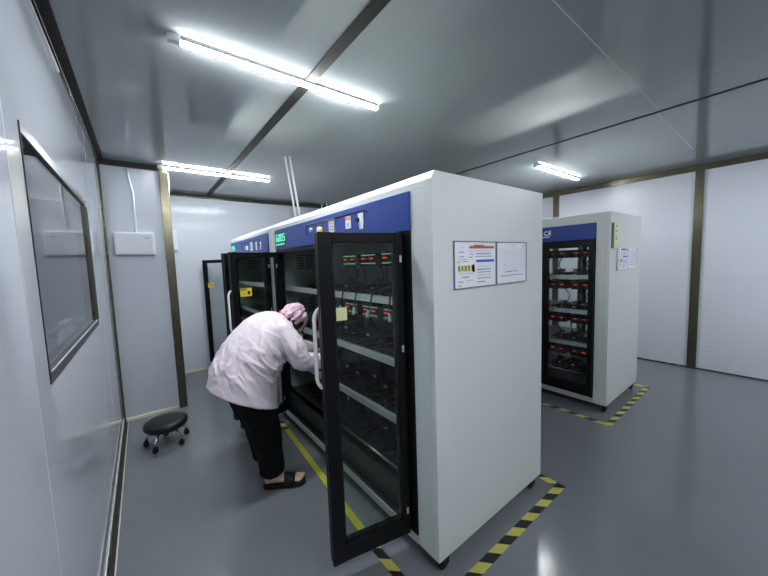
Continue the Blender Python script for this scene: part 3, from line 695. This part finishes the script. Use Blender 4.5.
def hand(b, wrist, fwd, nrm, m, thumb, curl=.7, S_=1.0):
    w = Vector(wrist); fw = Vector(fwd).normalized(); nz = Vector(nrm); nz = (nz - fw * nz.dot(fw)).normalized(); sd = fw.cross(nz)
    rings = []
    for (t, a_, c_) in ((-.02, .024, .019), (0, .026, .018), (.02, .032, .016), (.05, .040, .015), (.075, .042, .013), (.088, .038, .010)):
        rings.append((w + fw * t * S_, sd * a_ * S_, nz * c_ * S_))
    loft(b, rings, m, 18)
    for k, (s_, L_, rr) in enumerate(((.031, .072, .0088), (.0105, .080, .0090), (-.0105, .074, .0086), (-.030, .058, .0078))):
        p = w + fw * .078 * S_ + sd * s_ * thumb * S_; ang = curl * (.35 + .1 * k); pts = [p - fw * .02]
        cur = p.copy(); pts.append(cur.copy())
        for fr_ in (.45, .32, .23):
            dr = fw * math.cos(ang) - nz * math.sin(ang); cur = cur + dr * L_ * fr_ * S_; pts.append(cur.copy()); ang += curl * .75
        limb(b, pts, [rr * 1.05, rr, rr * .97, rr * .9, rr * .8], m, 12)
    p = w + fw * .022 + sd * .026 * thumb - nz * .004; pts = [p]
    for (q, l) in ((.9, .035), (.55, .030), (.3, .026)):
        p = p + (fw * (1 - q * .45) + sd * thumb * q - nz * .35).normalized() * l; pts.append(p.copy())
    limb(b, pts, [.013, .0115, .0100, .0085], m, 12)
# --- body skeleton
pel = Vector((.50, yc, .88)); che = Vector((.735, yc, 1.125)); nek = Vector((.815, yc, 1.185)); hc = Vector((.900, yc - .01, 1.180))
SR, SL = Vector((.765, yc - .165, 1.13)), Vector((.775, yc + .165, 1.12))
ER, EL = Vector((.850, yc - .235, .925)), Vector((.90, yc + .21, .95))
WR, WL = Vector((1.045, yc - .200, .865)), Vector((1.10, yc + .12, .885))
AR, AL = Vector((.642, 2.228, .085)), Vector((.665, 2.50, .085))
KR, KL = Vector((.605, 2.225, .46)), Vector((.60, 2.44, .46))
HR, HL = Vector((.525, yc - .095, .83)), Vector((.505, yc + .095, .83))
b = MB()
limb(b, [pel, (pel + che) / 2 + Vector((-.02, 0, .02)), che], [.125, .115, .125], m_skin, 24)
limb(b, [SR, che, SL], [.06, .10, .06], m_skin); limb(b, [HR, pel, HL], [.095, .11, .095], m_skin)
limb(b, [che + Vector((.03, 0, .02)), nek, hc - Vector((.03, 0, -.0))], [.065, .052, .052], m_skin)
for (s0, e0, w0) in ((SR, ER, WR), (SL, EL, WL)): limb(b, [s0, (s0 + e0) / 2, e0, (e0 + w0) / 2, w0], [.055, .046, .038, .035, .025], m_skin)
for (h0, k0, a0) in ((HR, KR, AR), (HL, KL, AL)): limb(b, [h0, (h0 + k0) / 2, k0, (k0 * .6 + a0 * .4), a0 + Vector((0, 0, .02)), a0 - Vector((0, 0, .01))], [.085, .075, .052, .050, .034, .032], m_skin)
up_h = Vector((.84, 0, .54)).normalized(); fc = Vector((.54, .05, -.84)).normalized(); fc = (fc - up_h * fc.dot(up_h)).normalized(); sdh = up_h.cross(fc)
ell(b, hc + up_h * .012, (fc * .094, sdh * .076, up_h * .104), m_skin, 28, 18)
ell(b, hc + fc * .045 - up_h * .055, (fc * .050, sdh * .052, up_h * .055), m_skin)
limb(b, [hc + fc * .088 + up_h * .005, hc + fc * .110 - up_h * .025], [.008, .013], m_skin, 12)
for s_ in (-1, 1):
    ell(b, hc + sdh * s_ * .078 - fc * .004 - up_h * .008, (fc * .018, sdh * .008, up_h * .030), m_skin, 12, 8)
    ell(b, hc + sdh * s_ * .033 + fc * .078 - up_h * .028, (fc * .02, sdh * .022, up_h * .018), m_skin, 12, 8)
TO = -1
rdir = (.88, -.47); ldir = (.45, .89)
TO = 1; foot(b, AR, rdir, m_skin)
TO = -1; foot(b, AL, ldir, m_skin)
hand(b, WR, WR - ER + Vector((0, .02, 0)), (0, -.2, 1), m_skin, 1)
hand(b, WL, WL - EL + Vector((0, -.02, 0)), (0, .2, 1), m_skin, -1)
fuse(b, 'body', .0045, pr_, m_skin, 2)
for s_ in (-1, 1):
    e_ = MB(); ell(e_, hc + sdh * s_ * .030 + fc * .087 - up_h * .004, (fc * .010, sdh * .012, up_h * .008), m_eye, 12, 8)
    ell(e_, hc + sdh * s_ * .030 + fc * .093 - up_h * .004, (fc * .0055, sdh * .005, up_h * .005), m_hair, 10, 6); e_.build('eye', pr_, smooth=True)
e_ = MB(); ell(e_, hc + fc * .094 - up_h * .058, (fc * .008, sdh * .022, up_h * .007), m_lip, 12, 8); e_.build('mouth', pr_, smooth=True)
# hair under the cap
b = MB(); ell(b, hc - fc * .008 + up_h * .014, (fc * .096, sdh * .082, up_h * .104), m_hair, 24, 16); ell(b, hc - fc * .05 - up_h * .04, (fc * .05, sdh * .07, up_h * .06), m_hair)
for s_ in (-1, 1): ell(b, hc + sdh * s_ * .070 + fc * .028 - up_h * .012, (fc * .028, sdh * .012, up_h * .045), m_hair, 12, 8)
fuse(b, 'hair', .005, pr_, m_hair, 2)
# cap
b = MB()
capc = hc - fc * .020 + up_h * .026
ell(b, capc, (fc * .102, sdh * .091, up_h * .086), m_cap, 40, 24)
ell(b, hc - fc * .060 - up_h * .02, (fc * .060, sdh * .080, up_h * .06), m_cap, 30, 18)
def capd(p, q):
    v = p - capc; th = math.atan2(v.dot(sdh), v.dot(fc))
    return .004 * math.sin(th * 13 + 2 * noise.noise(p * 12)) + .013 * noise.noise(p * 17 + Vector((2, 4, 1))) + .005 * noise.noise(p * 40)
fuse(b, 'cap', .0045, pr_, m_cap, 1, capd, 'gathered pink bouffant cap')
b = MB(); ring = []
for k in range(33):
    th = 2 * PI * k / 32; ring.append(hc - up_h * .022 + fc * (.092 * math.cos(th) - .014) + sdh * .088 * math.sin(th) + up_h * .018 * math.cos(th))

# coat
U = [(.276, .803), (.302, .885), (.345, .985), (.402, 1.078), (.470, 1.160), (.550, 1.228), (.635, 1.266), (.710, 1.272), (.765, 1.262), (.815, 1.235)]
Lw = [(.735, .572), (.722, .652), (.714, .715), (.715, .785), (.745, .842), (.805, .895), (.850, .960), (.872, 1.030), (.880, 1.085), (.882, 1.125)]
LB = [.270, .262, .252, .240, .228, .215, .205, .185, .120, .068]
b = MB(); rings = []
for (u, l, w) in zip(U, Lw, LB):
    u = Vector((u[0], yc, u[1])); l = Vector((l[0], yc, l[1])); rings.append(((u + l) / 2, (u - l) / 2, Vector((0, w, 0))))
inn = [((c + Vector((.01, 0, .02 + .0))), a * .93, w * .93) for (c, a, w) in rings[:3]]
inn = [(rings[2][0] , rings[2][1] * .6, rings[2][2] * .6), (rings[2][0] , rings[2][1] * .90, rings[2][2] * .90), (rings[1][0], rings[1][1] * .90, rings[1][2] * .90), (rings[0][0], rings[0][1] * .90, rings[0][2] * .90)]
loft(b, inn + rings, m_coat, 56)
limb(b, [SR + Vector((-.02, .05, .035)), (SR + ER) / 2 + Vector((0, -.005, .01)), ER, (ER + WR) / 2, WR - (WR - ER).normalized() * .01], [.078, .078, .070, .060, .052], m_coat, 26, True)
limb(b, [SL + Vector((-.02, -.05, .035)), (SL + EL) / 2, EL, (EL + WL) / 2, WL - (WL - EL).normalized() * .01], [.078, .076, .070, .060, .052], m_coat, 26, True)
limb(b, [Vector((.67, yc - .10, 1.14)), SR + Vector((0, .02, .01))], [.08, .078], m_coat, 24)
limb(b, [Vector((.67, yc + .10, 1.14)), SL + Vector((0, -.02, .01))], [.08, .078], m_coat, 24)
DF = Vector((.45, 0, -.89)); DF.normalize()
def coatd(p, q):
    # long soft folds running from the back down to the front hem, finer creases at the waist and sleeves
    warp = Vector((noise.noise(p * 4), noise.noise(p * 4 + Vector((7, 0, 0))), noise.noise(p * 4 + Vector((0, 9, 0))))) * .018
    pw = p + warp
    def ridge(v, k): return max(0.0, 1 - abs(noise.noise(v)) * k)
    pd = pw - DF * pw.dot(DF) * .90                      # long folds along the hang of the coat
    pe = pw - DE * pw.dot(DE) * .88                      # diagonal pulls from the armpit over the waist
    low = min(1, max(0, (1.16 - p.z) / .25)); edge = min(1, max(.15, (p.z - .60 - (.73 - p.x) * .58) / .10))
    wa = math.exp(-((p.x - .64) / .12) ** 2 - ((p.z - .93) / .15) ** 2)
    soft = .004 * noise.noise(pw * 13) + .002 * noise.noise(pw * 27)
    if p.x > .80 and p.z < 1.10: return .006 * ridge(pw * 20, 2.2) - .003 + soft * .5
    return low * edge * .016 * ridge(pd * 12, 3.0) + wa * .024 * ridge(pe * 17, 3.2) + low * edge * .006 * ridge(pd * 25 + Vector((5, 2, 8)), 3.0) + soft * (.4 + .6 * low * edge) - .003
DE = Vector((.62, .1, -.78)).normalized()
fuse(b, 'coat', .0060, pr_, m_coat, 4, coatd, 'knee length pale pink work coat')
b = MB()
colr = []
for k in range(33):
    th = 2 * PI * k / 32; cc = Vector((.845, yc, 1.178)); a_ = Vector((-.035, 0, .052)); colr.append(cc + a_ * math.cos(th) * 1.05 + Vector((0, .070, 0)) * math.sin(th))
b.tube(colr, .012, m_coat, 8, False); b.build('collar', pr_, smooth=True)
# trousers
b = MB()
for (h0, k0, a0) in ((HR, KR, AR), (HL, KL, AL)):
    limb(b, [h0, h0 * .5 + k0 * .5 + Vector((-.005, 0, 0)), k0, k0 * .5 + a0 * .5 + Vector((.003, 0, 0)), a0 + Vector((-.004, 0, .03))], [.135, .125, .105, .090, .084], m_trous, 26, True)
limb(b, [HR, pel, HL], [.12, .12, .12], m_trous)
def trd(p, q): return .008 * (noise.noise(Vector((p.x * 14, p.y * 14, p.z * 5))))
fuse(b, 'trousers', .008, pr_, m_trous, 2, trd, 'loose black trousers')
# sandals
for (a0, dv) in ((AR, rdir), (AL, ldir)):
    dv = Vector((dv[0], dv[1], 0)).normalized(); sd = Vector((-dv.y, dv.x, 0)); base = Vector((a0.x, a0.y, 0))
    out = []
    for (t, w) in ((-.074, .012), (-.066, .028), (-.04, .037), (0, .038), (.06, .041), (.12, .050), (.17, .052), (.20, .044), (.218, .028), (.224, .010)): out.append((t, w))
    loop = [(t, w) for t, w in out] + [(t, -w) for t, w in out[::-1]]
    vs = [base + dv * t + sd * w + Vector((0, 0, .002)) for t, w in loop] + [base + dv * t + sd * w + Vector((0, 0, .028 + (.006 if t > .19 else 0))) for t, w in loop]; n = len(loop)
    b = MB(); b.add(vs, [tuple(range(n))[::-1], tuple(range(n, 2 * n))] + [(i, (i + 1) % n, n + (i + 1) % n, n + i) for i in range(n)], m_rubber)
    so = b.build('sandal', pr_, bevel=.005, label='black slide sandal')
    b = MB(); sp = []
    for (t, hh, ww) in ((.078, .100, .050), (.100, .092, .053), (.128, .082, .056), (.152, .072, .056)):
        row = []
        for k in range(13):
            th = PI * k / 12; row.append(base + dv * t + sd * math.cos(th) * ww + Vector((0, 0, .012 + (hh - .012) * math.sin(th) ** .75)))
        sp.append(row)
    vs = [p for row in sp for p in row]; fs = [(i * 13 + k, i * 13 + k + 1, (i + 1) * 13 + k + 1, (i + 1) * 13 + k) for i in range(3) for k in range(12)]
    b.add(vs, fs, m_rubber); stp = b.build('strap', so, smooth=True, label='wide black strap'); q = stp.modifiers.new('t', 'SOLIDIFY'); q.thickness = .005

# ------------------------------------------------------------------ world
w = bpy.data.worlds.new('world'); S.world = w; w.use_nodes = True
w.node_tree.nodes['Background'].inputs[0].default_value = (.02, .02, .02, 1)
